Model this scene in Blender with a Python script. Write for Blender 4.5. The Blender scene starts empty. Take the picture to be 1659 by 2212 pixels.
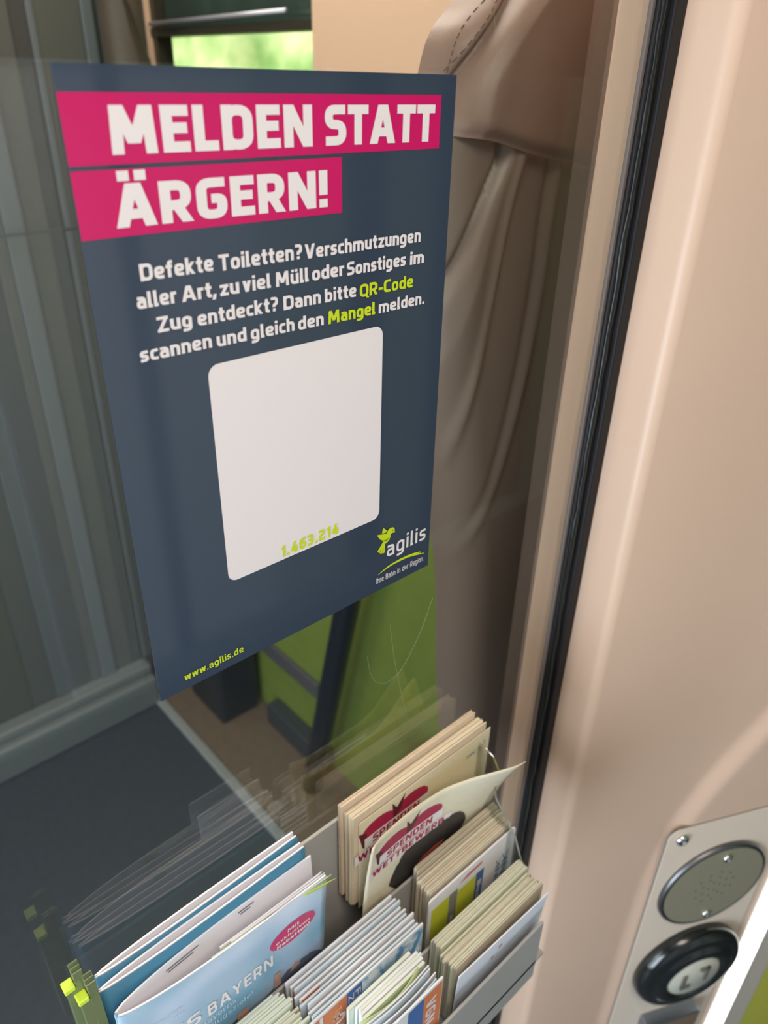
import bpy, bmesh, math, random
from mathutils import Vector, Matrix
from mathutils.geometry import delaunay_2d_cdt
random.seed(7)
SC = bpy.context.scene
COL = SC.collection
ZO = 1.60                      # height of the poster's top edge above the floor
PI = math.pi
def srgb(r, g, b):
    f = lambda c: (c/255/12.92) if c/255 <= .04045 else ((c/255+.055)/1.055)**2.4
    return (f(r), f(g), f(b), 1)

# ------------------------------------------------------------------ camera
cam = bpy.data.cameras.new('camera'); camo = bpy.data.objects.new('camera', cam); COL.objects.link(camo)
FPX = 1620.4
cam.sensor_fit = 'VERTICAL'; cam.sensor_height = 36.0; cam.lens = FPX/2212*36.0
cam.clip_start = .01; cam.clip_end = 200
right = Vector((0.74268, -0.66934, 0.02030)); down = Vector((-0.32059, -0.38200, -0.86677)); fwd = Vector((0.58792, 0.63723, -0.49829))
m = Matrix.Identity(4)
for i in range(3):
    m[i][0] = right[i]; m[i][1] = -down[i]; m[i][2] = -fwd[i]
m[0][3], m[1][3], m[2][3] = -0.11622, -0.30146, -0.00326+ZO
camo.matrix_world = m
cam.dof.use_dof = True; cam.dof.focus_distance = .44; cam.dof.aperture_fstop = 8.0
SC.camera = camo
# ------------------------------------------------------------------ exposure, world, lights
SC.view_settings.view_transform = 'Standard'; SC.view_settings.look = 'None'
SC.view_settings.gamma = 1; SC.view_settings.use_curve_mapping = False
SC.view_settings.exposure = 0.0
W = bpy.data.worlds.new('daylight'); SC.world = W; W.use_nodes = True
wn = W.node_tree; bg = wn.nodes['Background']
sky = wn.nodes.new('ShaderNodeTexSky'); sky.sky_type = 'HOSEK_WILKIE'; sky.turbidity = 5; sky.ground_albedo = .4
sky.sun_direction = Vector((-.55, .2, .8)).normalized()
hs = wn.nodes.new('ShaderNodeHueSaturation'); hs.inputs['Saturation'].default_value = .35
wn.links.new(sky.outputs[0], hs.inputs['Color']); wn.links.new(hs.outputs[0], bg.inputs[0]); bg.inputs[1].default_value = .55
sun = bpy.data.lights.new('sun', 'SUN'); sun.energy = 8.5; sun.angle = .02; sun.color = (1, .95, .85)
suno = bpy.data.objects.new('sun', sun); COL.objects.link(suno)
suno.rotation_euler = Vector((.62, -.30, -.72)).to_track_quat('-Z', 'Y').to_euler()
def area(name, loc, target, sx, sy, energy, color):
    l = bpy.data.lights.new(name, 'AREA'); l.shape = 'RECTANGLE'; l.size = sx; l.size_y = sy; l.energy = energy; l.color = color
    o = bpy.data.objects.new(name, l); COL.objects.link(o); o.location = (loc[0], loc[1], loc[2]+ZO)
    o.rotation_euler = (Vector(target)-Vector(loc)).to_track_quat('-Z', 'Y').to_euler(); return o
area('vestibule_ceiling_light', (-.15, -.75, .72), (-.15, -.75, -1), .5, .9, 16, (1, .85, .71))
area('saloon_ceiling_light', (.35, .75, .72), (.35, .75, -1), .35, 1.0, 15, (1, .87, .76))
area('saloon_left_fill', (-1.5, .55, .0), (1, .3, -.3), .9, .9, 16, (1, .90, .80))  # added warm fill from the left to brighten the post; no window there
area('cool_left_fill', (-1.45, -.40, -.75), (.8, -.60, -1.0), .7, 1.2, 36, (.76, .88, 1))  # added cool fill for the lower wall and opposite panels; no door there

# ------------------------------------------------------------------ materials
MATS = {}
def M(name, col, rough=.5, metal=0, spec=.5, noise=0.0, nscale=40, bump=0, bscale=200, emit=0, coat=0):
    if name in MATS: return MATS[name]
    mt = bpy.data.materials.new(name); mt.use_nodes = True; n = mt.node_tree; p = n.nodes['Principled BSDF']
    c = srgb(*col)
    p.inputs['Base Color'].default_value = c; p.inputs['Roughness'].default_value = rough; p.inputs['Metallic'].default_value = metal
    p.inputs['Specular IOR Level'].default_value = spec; p.inputs['Coat Weight'].default_value = coat; p.inputs['Coat Roughness'].default_value = .07
    tc = n.nodes.new('ShaderNodeTexCoord')
    if noise:
        tx = n.nodes.new('ShaderNodeTexNoise'); tx.inputs['Scale'].default_value = nscale; tx.inputs['Detail'].default_value = 3
        rp = n.nodes.new('ShaderNodeValToRGB')
        rp.color_ramp.elements[0].color = tuple(x*(1-noise) for x in c[:3])+(1,); rp.color_ramp.elements[1].color = tuple(min(1, x*(1+noise)) for x in c[:3])+(1,)
        rp.color_ramp.elements[0].position = .3; rp.color_ramp.elements[1].position = .7
        n.links.new(tc.outputs['Object'], tx.inputs[0]); n.links.new(tx.outputs[0], rp.inputs[0]); n.links.new(rp.outputs[0], p.inputs['Base Color'])
    if bump:
        t2 = n.nodes.new('ShaderNodeTexNoise'); t2.inputs['Scale'].default_value = bscale; t2.inputs['Detail'].default_value = 2
        bp = n.nodes.new('ShaderNodeBump'); bp.inputs['Strength'].default_value = bump; bp.inputs['Distance'].default_value = .001
        n.links.new(tc.outputs['Object'], t2.inputs[0]); n.links.new(t2.outputs[0], bp.inputs['Height']); n.links.new(bp.outputs[0], p.inputs['Normal'])
    if emit:
        p.inputs['Emission Color'].default_value = c; p.inputs['Emission Strength'].default_value = emit
    MATS[name] = mt; return mt
def glassmat(name, tint=(1, 1, 1), rough=0.0, refl=1.0):
    """clear sheet: transparent with a Fresnel mirror coat, so light passes through"""
    mt = bpy.data.materials.new(name); mt.use_nodes = True; n = mt.node_tree; n.nodes.clear()
    out = n.nodes.new('ShaderNodeOutputMaterial'); mx = n.nodes.new('ShaderNodeMixShader'); fr = n.nodes.new('ShaderNodeFresnel'); fr.inputs[0].default_value = 1.5
    tr = n.nodes.new('ShaderNodeBsdfTransparent'); tr.inputs[0].default_value = tint+(1,)
    gl = n.nodes.new('ShaderNodeBsdfGlossy'); gl.inputs['Roughness'].default_value = rough
    mu = n.nodes.new('ShaderNodeMath'); mu.operation = 'MULTIPLY'; mu.inputs[1].default_value = refl
    ge = n.nodes.new('ShaderNodeNewGeometry'); io = n.nodes.new('ShaderNodeMath'); io.operation = 'MULTIPLY_ADD'; io.inputs[1].default_value = 1/1.5-1.5; io.inputs[2].default_value = 1.5
    n.links.new(ge.outputs['Backfacing'], io.inputs[0]); n.links.new(io.outputs[0], fr.inputs[0])
    n.links.new(fr.outputs[0], mu.inputs[0]); n.links.new(mu.outputs[0], mx.inputs[0]); n.links.new(tr.outputs[0], mx.inputs[1]); n.links.new(gl.outputs[0], mx.inputs[2]); n.links.new(mx.outputs[0], out.inputs[0])
    MATS[name] = mt; return mt
beige = M('beige_wall_paint', (199, 171, 150), .42, noise=.015, nscale=6, bump=.04, bscale=900)
beige2 = M('beige_pillar_paint', (208, 176, 150), .5)
panelm = M('pale_panel_paint', (212, 197, 180), .4, bump=.03, bscale=900)
rubber = M('black_rubber', (24, 23, 25), .6, spec=.3)
seal = M('black_sealant', (20, 26, 26), .35, spec=.4)
steel = M('brushed_steel', (190, 188, 180), .28, 1)
darkmetal = M('dark_metal', (120, 120, 122), .4, 1)
chrome = M('chrome', (215, 215, 212), .12, 1)
navy = M('navy_poster_print', (50, 63, 82), .3, spec=.5, bump=.05, bscale=160, coat=1.0)
pinkm = M('magenta_print', (200, 22, 100), .22, spec=.5, bump=.05, bscale=160)
whitep = M('white_print', (232, 226, 228), .25, spec=.5, bump=.03, bscale=160)
limep = M('lime_print', (200, 220, 40), .25)
darkp = M('dark_print', (40, 48, 40), .3)
card = M('cream_card', (222, 214, 190), .55, noise=.04, nscale=300)
cardedge = M('buff_card', (214, 196, 172), .65, noise=.05, nscale=300)
greycard = M('greyish_leaflet_paper', (206, 208, 188), .6, noise=.05, nscale=300)
taupe = M('taupe_leaflet_paper', (190, 180, 160), .6, noise=.05, nscale=300)
paper = M('white_paper', (236, 236, 244), .55)
whitecard = M('white_leaflet_paper', (222, 226, 232), .5)
orange = M('orange_print', (214, 128, 84), .45)
blue = M('blue_print', (72, 110, 172), .45)
teal = M('teal_cover_print', (70, 130, 165), .35)
lime2 = M('lime_leaflet_print', (205, 214, 60), .45)
greyp = M('grey_print', (138, 138, 136), .5)
crimson = M('crimson_print', (165, 30, 75), .45)
darkred = M('dark_wine_print', (90, 28, 45), .45)
hairm = M('charcoal_hair_print', (52, 48, 46), .5)
lipm = M('terracotta_print', (185, 92, 72), .5)
roofm = M('slate_roof_print', (88, 98, 122), .5)
brickm = M('brick_print', (190, 150, 135), .5)
rackm = M('grey_rack_plastic', (166, 166, 164), .3, spec=.5)
leather = M('taupe_brown_leather', (138, 114, 102), .42, noise=.04, nscale=30, bump=.12, bscale=700)
leatherd = M('dark_olive_leather', (68, 61, 50), .5, noise=.05, nscale=20)
shell = M('brown_grey_seat_shell', (134, 118, 108), .38)
thread = M('brown_thread', (114, 93, 83), .7)
green = M('lime_green_upholstery', (126, 144, 62), .6, noise=.06, nscale=20)
greenw = M('lime_green_paint', (176, 176, 70), .4)
charcoal = M('charcoal_metal', (40, 44, 52), .4)
greyband = M('grey_door_panel', (150, 158, 162), .45)
greyband2 = M('bluish_grey_profile', (150, 164, 170), .4)
greydark = M('dark_grey_recess', (40, 42, 46), .5)
floorv = M('dark_blue_grey_floor', (62, 70, 80), .45, noise=.1, nscale=60)
floorb = M('brown_floor_covering', (112, 98, 84), .6, noise=.06, nscale=40)
sillm = M('light_grey_sill', (150, 156, 158), .4)
ceilm = M('off_white_ceiling', (205, 200, 192), .7)
glass = glassmat('clear_glass', (.93, .95, .94), 0, 1.35)
acryl = glassmat('clear_acrylic', (.90, .92, .91), .05, 1.2)
winglass = glassmat('window_glass', (.9, .97, .92), 0, .6)

# ------------------------------------------------------------------ helpers
LOC = {}
def tag(o, label=None, cat=None, group=None, kind=None):
    if label: o['label'] = label
    if cat: o['category'] = cat
    if group: o['group'] = group
    if kind: o['kind'] = kind
    return o
def thing(name, label, cat, loc, group=None):
    o = bpy.data.objects.new(name, None); COL.objects.link(o); o.empty_display_size = .02
    LOC[o] = Vector((loc[0], loc[1], loc[2]+ZO)); o.location = LOC[o]
    return tag(o, label, cat, group)
def mk(name, verts, faces, mat, parent=None, smooth=False, mats=None, midx=None, bevel=0, segs=2, origin=None):
    """verts are in room coordinates with z measured from the poster's top edge"""
    me = bpy.data.meshes.new(name)
    if parent is not None: off = LOC[parent]
    elif origin is not None: off = Vector((origin[0], origin[1], origin[2]+ZO))
    else: off = Vector((0, 0, 0))
    me.from_pydata([(v[0]-off.x, v[1]-off.y, v[2]+ZO-off.z) for v in verts], [], faces); me.update()
    bm = bmesh.new(); bm.from_mesh(me); bmesh.ops.recalc_face_normals(bm, faces=bm.faces); bm.to_mesh(me); bm.free()
    o = bpy.data.objects.new(name, me); COL.objects.link(o)
    for mm in (mats or [mat]): me.materials.append(mm)
    if midx:
        for p, i in zip(me.polygons, midx): p.material_index = i
    if smooth:
        for p in me.polygons: p.use_smooth = True
    if parent is not None: o.parent = parent; o.location = (0, 0, 0); LOC[o] = off
    else: o.location = off; LOC[o] = off
    if bevel:
        b = o.modifiers.new('bevel', 'BEVEL'); b.width = bevel; b.segments = segs; b.limit_method = 'ANGLE'; b.angle_limit = .7
    return o
def box(x0, x1, y0, y1, z0, z1):
    v = [(x, y, z) for z in (z0, z1) for y in (y0, y1) for x in (x0, x1)]
    f = [(0, 2, 3, 1), (4, 5, 7, 6), (0, 1, 5, 4), (2, 6, 7, 3), (0, 4, 6, 2), (1, 3, 7, 5)]
    return v, f
def join(*vfs):
    V, F = [], []
    for v, f in vfs:
        n = len(V); V += v; F += [tuple(i+n for i in q) for q in f]
    return V, F
def prism(poly, d0, d1, fn):
    """poly: 2D outline; fn(u, v, d) -> 3D ; closed solid between depths d0 and d1"""
    n = len(poly)
    v = [fn(a, b, d0) for a, b in poly]+[fn(a, b, d1) for a, b in poly]
    f = [tuple(range(n)), tuple(range(2*n-1, n-1, -1))]+[(i, (i+1) % n, (i+1) % n+n, i+n) for i in range(n)]
    return v, f
def tube(pts, r, n=10):
    pts = [Vector(p) for p in pts]; V, F = [], []
    prev = None
    for i, p in enumerate(pts):
        t = (pts[min(i+1, len(pts)-1)]-pts[max(i-1, 0)]).normalized()
        a = t.orthogonal().normalized() if prev is None else (prev-t*prev.dot(t)).normalized()
        prev = a; b = t.cross(a)
        for k in range(n):
            th = 2*PI*k/n; V.append(tuple(p+(a*math.cos(th)+b*math.sin(th))*r))
    for i in range(len(pts)-1):
        for k in range(n):
            F.append((i*n+k, i*n+(k+1) % n, (i+1)*n+(k+1) % n, (i+1)*n+k))
    F.append(tuple(range(n-1, -1, -1))); F.append(tuple((len(pts)-1)*n+k for k in range(n)))
    return V, F
def lathe(profile, fn, n=48):
    """profile: (radius, height) list; fn(a, b, h)->3D"""
    V, F = [], []
    for r, h in profile:
        for k in range(n):
            th = 2*PI*k/n; V.append(fn(r*math.cos(th), r*math.sin(th), h))
    for i in range(len(profile)-1):
        for k in range(n):
            F.append((i*n+k, i*n+(k+1) % n, (i+1)*n+(k+1) % n, (i+1)*n+k))
    F.append(tuple(range(n))); F.append(tuple((len(profile)-1)*n+k for k in range(n-1, -1, -1)))
    return V, F
def grid(nu, nv, fn):
    V = [fn(i/nu, j/nv) for j in range(nv+1) for i in range(nu+1)]
    F = [(j*(nu+1)+i, j*(nu+1)+i+1, (j+1)*(nu+1)+i+1, (j+1)*(nu+1)+i) for j in range(nv) for i in range(nu)]
    return V, F
def rrect(x0, x1, z0, z1, r, n=8):
    P = []
    for cx, cz, a0 in ((x1-r, z1-r, 0), (x0+r, z1-r, 90), (x0+r, z0+r, 180), (x1-r, z0+r, 270)):
        for k in range(n+1):
            a = math.radians(a0+90*k/n); P.append((cx+r*math.cos(a), cz+r*math.sin(a)))
    return P
def interp(pts, z, smooth=True):
    pts = sorted(pts); n = len(pts)
    if z <= pts[0][0]: return pts[0][1]
    for i in range(n-1):
        (a, b), (c, d) = pts[i], pts[i+1]
        if z <= c:
            h = c-a; t = (z-a)/h; sl = (d-b)/h
            if not smooth: return b+(d-b)*t
            def tg(k):
                if k in (0, n-1): return sl
                s0 = (pts[k][1]-pts[k-1][1])/(pts[k][0]-pts[k-1][0]); s1 = (pts[k+1][1]-pts[k][1])/(pts[k+1][0]-pts[k][0])
                return 0 if s0*s1 <= 0 else 2*s0*s1/(s0+s1)
            return b*(2*t**3-3*t*t+1)+d*(3*t*t-2*t**3)+h*(tg(i)*(t**3-2*t*t+t)+tg(i+1)*(t**3-t*t))
    return pts[-1][1]

# ------------------------------------------------------------------ squarish stroke lettering
def fillet(pts, r, closed):
    n = len(pts); out = []
    for i, p in enumerate(pts):
        p = Vector(p)
        if not closed and i in (0, n-1): out.append(p); continue
        a = Vector(pts[i-1]); b = Vector(pts[(i+1) % n]); da = (a-p).length; db = (b-p).length
        rr = min(r, .48*da, .48*db)
        if rr < 1e-4: out.append(p); continue
        pa = p+(a-p).normalized()*rr; pb = p+(b-p).normalized()*rr
        for k in range(6):
            t = k/5; out.append(pa*(1-t)**2+p*2*t*(1-t)+pb*t*t)
    return out
def stroke(pts, t, closed=False, r=.22):
    P = fillet(pts, r, closed); n = len(P); V, F = [], []
    for i, p in enumerate(P):
        a = P[i-1] if (i > 0 or closed) else p; b = P[(i+1) % n] if (i < n-1 or closed) else p
        d1 = (p-a); d2 = (b-p); d1 = d1.normalized() if d1.length > 1e-6 else d2.normalized(); d2 = d2.normalized() if d2.length > 1e-6 else d1
        d = (d1+d2).normalized(); nn = Vector((-d.y, d.x)); c = max(.5, nn.dot(Vector((-d1.y, d1.x))))
        V += [tuple(p+nn*t/2/c), tuple(p-nn*t/2/c)]
    for i in range(n if closed else n-1):
        j = (i+1) % n; F.append((2*i, 2*i+1, 2*j+1, 2*j))
    return V, F
def diag(x0, y0, x1, y1, hw):
    return [(x0-hw/2, y0), (x0+hw/2, y0), (x1+hw/2, y1), (x1-hw/2, y1)], [(0, 1, 2, 3)]
def dot(x, y, s):
    return [(x-s/2, y-s/2), (x+s/2, y-s/2), (x+s/2, y+s/2), (x-s/2, y+s/2)], [(0, 1, 2, 3)]
def glyph(c, t, xh=.74):
    h = t/2; B = h; T = 1-h; X = xh-h; D = -.26+h; hw = t*1.08
    def S(w, *ss): return w, list(ss)
    st = lambda *p, **k: stroke(p, t, **k)
    ring = lambda w, b, u, r=.22: stroke([(h, b), (w-h, b), (w-h, u), (h, u)], t, True, r)
    stem = lambda x, a, b: st((x, a), (x, b))
    if c == ' ': return .3, []
    if c in 'ÄÜÖ': 
        w, g = glyph({'Ä': 'A', 'Ü': 'U', 'Ö': 'O'}[c], t); return w, g+[dot(w*.3, 1.17, t), dot(w*.7, 1.17, t)]
    if c in 'üöä':
        w, g = glyph({'ü': 'u', 'ö': 'o', 'ä': 'a'}[c], t); return w, g+[dot(w*.28, .92, t*.9), dot(w*.72, .92, t*.9)]
    if c == 'A': w = .82; return S(w, diag(hw/2, 0, w/2-.03, 1, hw), diag(w-hw/2, 0, w/2+.03, 1, hw), st((.2, .3), (w-.2, .3)))
    if c == 'B': w = .66; return S(w, st((h, B), (w-h, B), (w-h, .52), (h, .52)), st((h, .52), (w-h-.03, .52), (w-h-.03, T), (h, T)), stem(h, 0, 1))
    if c == 'C': w = .6; return S(w, st((w, B), (h, B), (h, T), (w, T)))
    if c == 'D': w = .7; return S(w, stroke([(h, B), (w-h, B), (w-h, T), (h, T)], t, True, .3), stem(h, 0, 1))
    if c == 'E': w = .56; return S(w, stem(h, 0, 1), st((0, B), (w, B)), st((0, T), (w, T)), st((0, .52), (w-.04, .52)))
    if c == 'F': w = .54; return S(w, stem(h, 0, 1), st((0, T), (w, T)), st((0, .5), (w-.04, .5)))
    if c == 'G': w = .68; return S(w, st((w-.03, T), (h, T), (h, B), (w-h, B), (w-h, .5), (w*.48, .5), r=.2))
    if c == 'I': return S(t, stem(h, 0, 1))
    if c == 'K': w = .68; return S(w, stem(h, 0, 1), diag(t*.9, .5, w-hw/2, 1, hw), diag(t*.9, .5, w-hw/2, 0, hw))
    if c == 'L': w = .52; return S(w, stem(h, 0, 1), st((0, B), (w, B)))
    if c == 'M': w = .92; return S(w, diag(h+.02, 0, h+.06, 1, t), diag(w-h-.02, 0, w-h-.06, 1, t), diag(h+.08, 1, w/2, .22, hw), diag(w-h-.08, 1, w/2, .22, hw))
    if c == 'N': w = .72; return S(w, stem(h, 0, 1), stem(w-h, 0, 1), diag(hw/2, 1, w-hw/2, 0, hw))
    if c == 'O': return S(.7, ring(.7, B, T, .3))
    if c == 'P': w = .64; return S(w, stem(h, 0, 1), st((h, .42), (w-h, .42), (w-h, T), (h, T)))
    if c == 'Q': w = .7; return S(w, ring(w, B, T, .3), diag(w*.62, .2, w-.02, -.12, hw))
    if c == 'R': w = .68; return S(w, stem(h, 0, 1), st((h, .42), (w-h-.02, .42), (w-h-.02, T), (h, T)), diag(w*.48, .45, w-hw/2, 0, hw))
    if c == 'S': w = .62; return S(w, st((w-.03, T), (h, T), (h, .52), (w-h, .52), (w-h, B), (.02, B), r=.2))
    if c == 'T': w = .62; return S(w, stem(w/2, 0, 1), st((0, T), (w, T)))
    if c == 'U': w = .68; return S(w, st((h, 1), (h, B), (w-h, B), (w-h, 1), r=.26))
    if c == 'V': w = .74; return S(w, diag(hw/2, 1, w/2-.02, 0, hw), diag(w-hw/2, 1, w/2+.02, 0, hw))
    if c == 'W': w = 1.08; return S(w, diag(hw/2, 1, w*.28, 0, hw), diag(w*.5, 1, w*.28, 0, hw), diag(w*.5, 1, w*.72, 0, hw), diag(w-hw/2, 1, w*.72, 0, hw))
    if c == 'Y': w = .74; return S(w, diag(hw/2, 1, w/2, .42, hw), diag(w-hw/2, 1, w/2, .42, hw), stem(w/2, 0, .45))
    if c == 'Z': w = .62; return S(w, st((0, B), (w, B)), st((0, T), (w, T)), diag(hw/2, .1, w-hw/2, .9, hw))
    if c == 'a': w = .54; return S(w, st((.04, X), (w-h, X), (w-h, 0)), st((w-h, .43), (h, .43), (h, B), (w-h, B), r=.14))
    if c == 'b': w = .57; return S(w, stem(h, 0, 1), ring(w, B, X))
    if c == 'c': w = .46; return S(w, st((w, B), (h, B), (h, X), (w, X)))
    if c == 'd': w = .57; return S(w, stem(w-h, 0, 1), ring(w, B, X))
    if c == 'e': w = .56; return S(w, st((w-.03, B), (h, B), (h, X), (w-h, X), (w-h, .36), (h, .36), r=.2))
    if c == 'f': w = .4; return S(w, st((.1+h, 0), (.1+h, T), (w, T)), st((0, X), (w-.02, X)))
    if c == 'g': w = .57; return S(w, ring(w, B, X), st((w-h, X), (w-h, D), (.04, D)))
    if c == 'h': w = .56; return S(w, stem(h, 0, 1), st((h, X), (w-h, X), (w-h, 0)))
    if c == 'i': return S(t, stem(h, 0, xh), dot(h, .93, t*.95))
    if c == 'k': w = .55; return S(w, stem(h, 0, 1), diag(t*.9, .38, w-hw/2, xh, hw), diag(t*.9, .42, w-hw/2, 0, hw))
    if c == 'l': w = t+.06; return S(w, stem(h, 0, 1), st((h, B), (w, B)))
    if c == 'm': w = .88; return S(w, stem(h, 0, xh), st((h, X), (w-h, X), (w-h, 0)), stem(w/2, 0, X))
    if c == 'n': w = .56; return S(w, stem(h, 0, xh), st((h, X), (w-h, X), (w-h, 0)))
    if c == 'o': return S(.57, ring(.57, B, X, .24))
    if c == 'p': w = .57; return S(w, stem(h, -.26, xh), ring(w, B, X))
    if c == 'r': w = .36; return S(w, stem(h, 0, xh), st((h, X), (w, X)))
    if c == 's': w = .48; M_ = xh/2; return S(w, st((w-.02, X), (h, X), (h, M_), (w-h, M_), (w-h, B), (.02, B), r=.14))
    if c == 't': w = .38; return S(w, st((.08+h, .95), (.08+h, B), (w, B)), st((0, X), (w, X)))
    if c == 'u': w = .56; return S(w, st((h, xh), (h, B), (w-h, B)), stem(w-h, 0, xh))
    if c == 'v': w = .54; return S(w, diag(hw/2, xh, w/2, 0, hw), diag(w-hw/2, xh, w/2, 0, hw))
    if c == 'w': w = .8; return S(w, diag(hw/2, xh, w*.28, 0, hw), diag(w*.5, xh, w*.28, 0, hw), diag(w*.5, xh, w*.72, 0, hw), diag(w-hw/2, xh, w*.72, 0, hw))
    if c == 'x': w = .54; return S(w, diag(hw/2, xh, w-hw/2, 0, hw), diag(w-hw/2, xh, hw/2, 0, hw))
    if c == 'y': w = .54; return S(w, diag(hw/2, xh, w/2, 0, hw), diag(w-hw/2, xh, w*.3, -.26, hw))
    if c == 'z': w = .5; return S(w, st((0, B), (w, B)), st((0, X), (w, X)), diag(hw/2, .1, w-hw/2, xh-.1, hw))
    if c == '1': w = .4; return S(w, stem(w-h, 0, 1), diag(hw/2, .74, w-h, 1, hw))
    if c == '2': w = .6; return S(w, st((.02, T), (w-h, T), (w-h, .52), (h, .52), (h, B), (w, B), r=.18))
    if c == '3': w = .58; return S(w, st((.02, B), (w-h, B), (w-h, T), (.02, T)), st((.1, .52), (w-h, .52)))
    if c == '4': w = .64; return S(w, diag(hw/2, .3, w*.6, 1, hw), st((.05, .27), (w, .27)), stem(w*.68, 0, .62))
    if c == '6': w = .6; return S(w, st((w-.04, T), (h, T), (h, B), (w-h, B), (w-h, .56), (h, .56)))
    if c == '0': return S(.6, ring(.6, B, T, .26))
    if c == '.': return S(t, dot(h, h, t))
    if c == ',': return S(t, diag(h, t*.9, h-.08, -.18, t))
    if c == '-': return S(.34, st((0, .38), (.34, .38)))
    if c == '!': return S(t, diag(h, .34, h, 1, t), dot(h, h, t))
    if c == '?': w = .5; return S(w, st((.02, T), (w-h, T), (w-h, .5), (w*.45, .5), (w*.45, .3), r=.16), dot(w*.45, h, t))
    return .4, []
GCACHE = {}
def glyph_union(ch, t):
    if (ch, t) not in GCACHE:
        w, gs = glyph(ch, t); V, F = [], []
        for v, f in gs:
            n = len(V); V += [Vector(p) for p in v]; F += [[i+n for i in q] for q in f]
        T = []
        for f in F:
            for tr in ((f[0], f[1], f[2]), (f[0], f[2], f[3])):
                ar = (V[tr[1]]-V[tr[0]]).cross(V[tr[2]]-V[tr[0]])
                if abs(ar) > 1e-7: T.append(list(tr) if ar > 0 else list(tr[::-1]))
        F = T
        if V:
            r = delaunay_2d_cdt(V, [], F, 0, 1e-5); V = [tuple(p) for p in r[0]]; F = [tuple(q) for q, src in zip(r[2], r[5]) if src]
        GCACHE[ch, t] = (w, [(V, F)] if V else [])
    return GCACHE[ch, t]
def text2d(s, t=.2, gap=.1):
    V, F = [], []; x = 0
    for ch in s:
        w, gs = glyph_union(ch, t)
        for v, f in gs:
            n = len(V); V += [(a+x, b) for a, b in v]; F += [tuple(i+n for i in q) for q in f]
        x += w+gap
    return V, F, x-gap
def fit_text(s, x0, x1, zb, cap, t=.2, gap=.1):
    V, F, w = text2d(s, t, gap); k = (x1-x0)/w
    return [(x0+a*k, zb+b*cap) for a, b in V], F
def put(vf, fn):
    return [fn(a, b) for a, b in vf[0]], vf[1]
def j2(*vfs):
    V, F = [], []
    for v, f in vfs:
        n = len(V); V += list(v); F += [tuple(i+n for i in q) for q in f]
    return V, F

# ================================================================== SETTING
SLOT = 0
def struct(name, vf, mat, smooth=False, bevel=0, parent=None):
    o = mk(name, vf[0], vf[1], mat, parent, smooth, bevel=bevel)
    if parent is None: o['kind'] = 'structure'
    return o
# floors
struct('floor', join(box(-1.6, 5.0, -1.46, 0, -1.66, -1.60), box(-1.6, .80, 0, 1.46, -1.66, -1.60)), floorv)
struct('trim_1', box(.500, .528, .02, 1.40, -1.60, -1.588), sillm, bevel=.006)
struct('trim_2', box(.528, .745, .02, 1.40, -1.60, -1.590), floorb)
struct('ceiling', box(-1.6, 5.0, -1.46, 1.46, .75, .80), ceilm)
# post beside the glass, seen on both sides of it
struct('trim_3', join(box(.400, .80, .004, .042, -1.6, .75), box(.4005, .80, -.004, .004, -1.6, .75)), beige, bevel=.004)
# beige wall turning towards the door, with the soft raised border round the intercom field
A26 = math.radians(26); hx, hy = math.cos(A26), -math.sin(A26); nx, ny = -math.sin(A26), -math.cos(A26)   # n points to the viewer
def wp(h, z, d=0): return (.400+h*hx+d*nx, -.045+h*hy+d*ny, z)
CURVE = [(-1.7, .155), (-1.178, .1418), (-1.034, .1415), (-.94, .142), (-.86, .1445), (-.81, .150), (-.765, .159), (-.74, .168), (-.70, .186), (-.67, .203), (-.62, .235), (-.57, .265), (-.50, .31), (-.40, .40)]
def wallfn(u, v):
    z = -1.6+2.35*v
    h = .0075+u*.3285
    c = interp(CURVE, z); s = max(0, min(1, (h-c+.016)/.032)); s = s*s*(3-2*s)
    r_ = min(1, h/.20); return wp(h, z, -.010*(1-s)*r_*r_*(3-2*r_))
V, F = grid(110, 240, wallfn)
struct('wall_right', (V, F), beige, smooth=True)
# the return of the post from the glass to the corner
def retfn(u, v):
    z = -1.6+2.35*v
    r = .012; cy = -.045+.625*r
    if u < .5: return (.400, -.004+(cy+.004)*u*2, z)
    a = (u-.5)*2*(math.radians(64)); cx = .400+r
    return (cx-r*math.cos(a), cy-r*math.sin(a), z)
V, F = grid(24, 1, retfn); struct('trim_4', (V, F), beige, smooth=True)
# end edge of the wall: glowing strip, grey jamb, door
struct('trim_5', join(prism([(.3755, 0), (.432, 0), (.432, .05), (.3755, .05)], -1.6, .75, lambda a, b, d: wp(a, d, -.008-b))), M('warm_grey_jamb', (178, 170, 158), .4), bevel=.002)
# door leaf beyond
struct('door_1', prism([(.432, 0), (1.9, 0), (1.9, .04), (.432, .04)], -1.6, .75, lambda a, b, d: wp(a, d, -.01-b)), greenw)
# saloon side wall with the window
SX = .75
zt, zb, ya, yb = .60, -.45, .833, 1.395
struct('wall_window', join(box(SX, SX+.05, .05, ya, -1.6, .75), box(SX, SX+.05, yb, 1.40, -1.6, .75), box(SX, SX+.05, ya, yb, -1.6, zb), box(SX, SX+.05, ya, yb, zt, .75)), beige2)
win = tag(mk('window_1', *join(box(SX+.012, SX+.045, ya, ya+.012, zb, zt), box(SX+.012, SX+.045, yb-.02, yb, zb, zt), box(SX+.008, SX+.045, ya, yb, .066, .080), box(SX+.012, SX+.045, ya, yb, zb, zb+.02)), M('dark_window_gasket', (48, 44, 36), .4)), kind='structure')
mk('pane', *box(SX+.028, SX+.034, ya, yb, zb, zt), winglass, win)
mk('shade', *box(SX+.036, SX+.040, ya+.01, yb, .075, zt), M('dark_blind_fabric', (58, 66, 66), .5), win)
mk('blind_rail', *tube([(SX+.004, ya+.075, .094), (SX+.004, yb-.01, .088)], .0042), M('pale_aluminium', (190, 190, 200), .35, .6), win, True)
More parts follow.
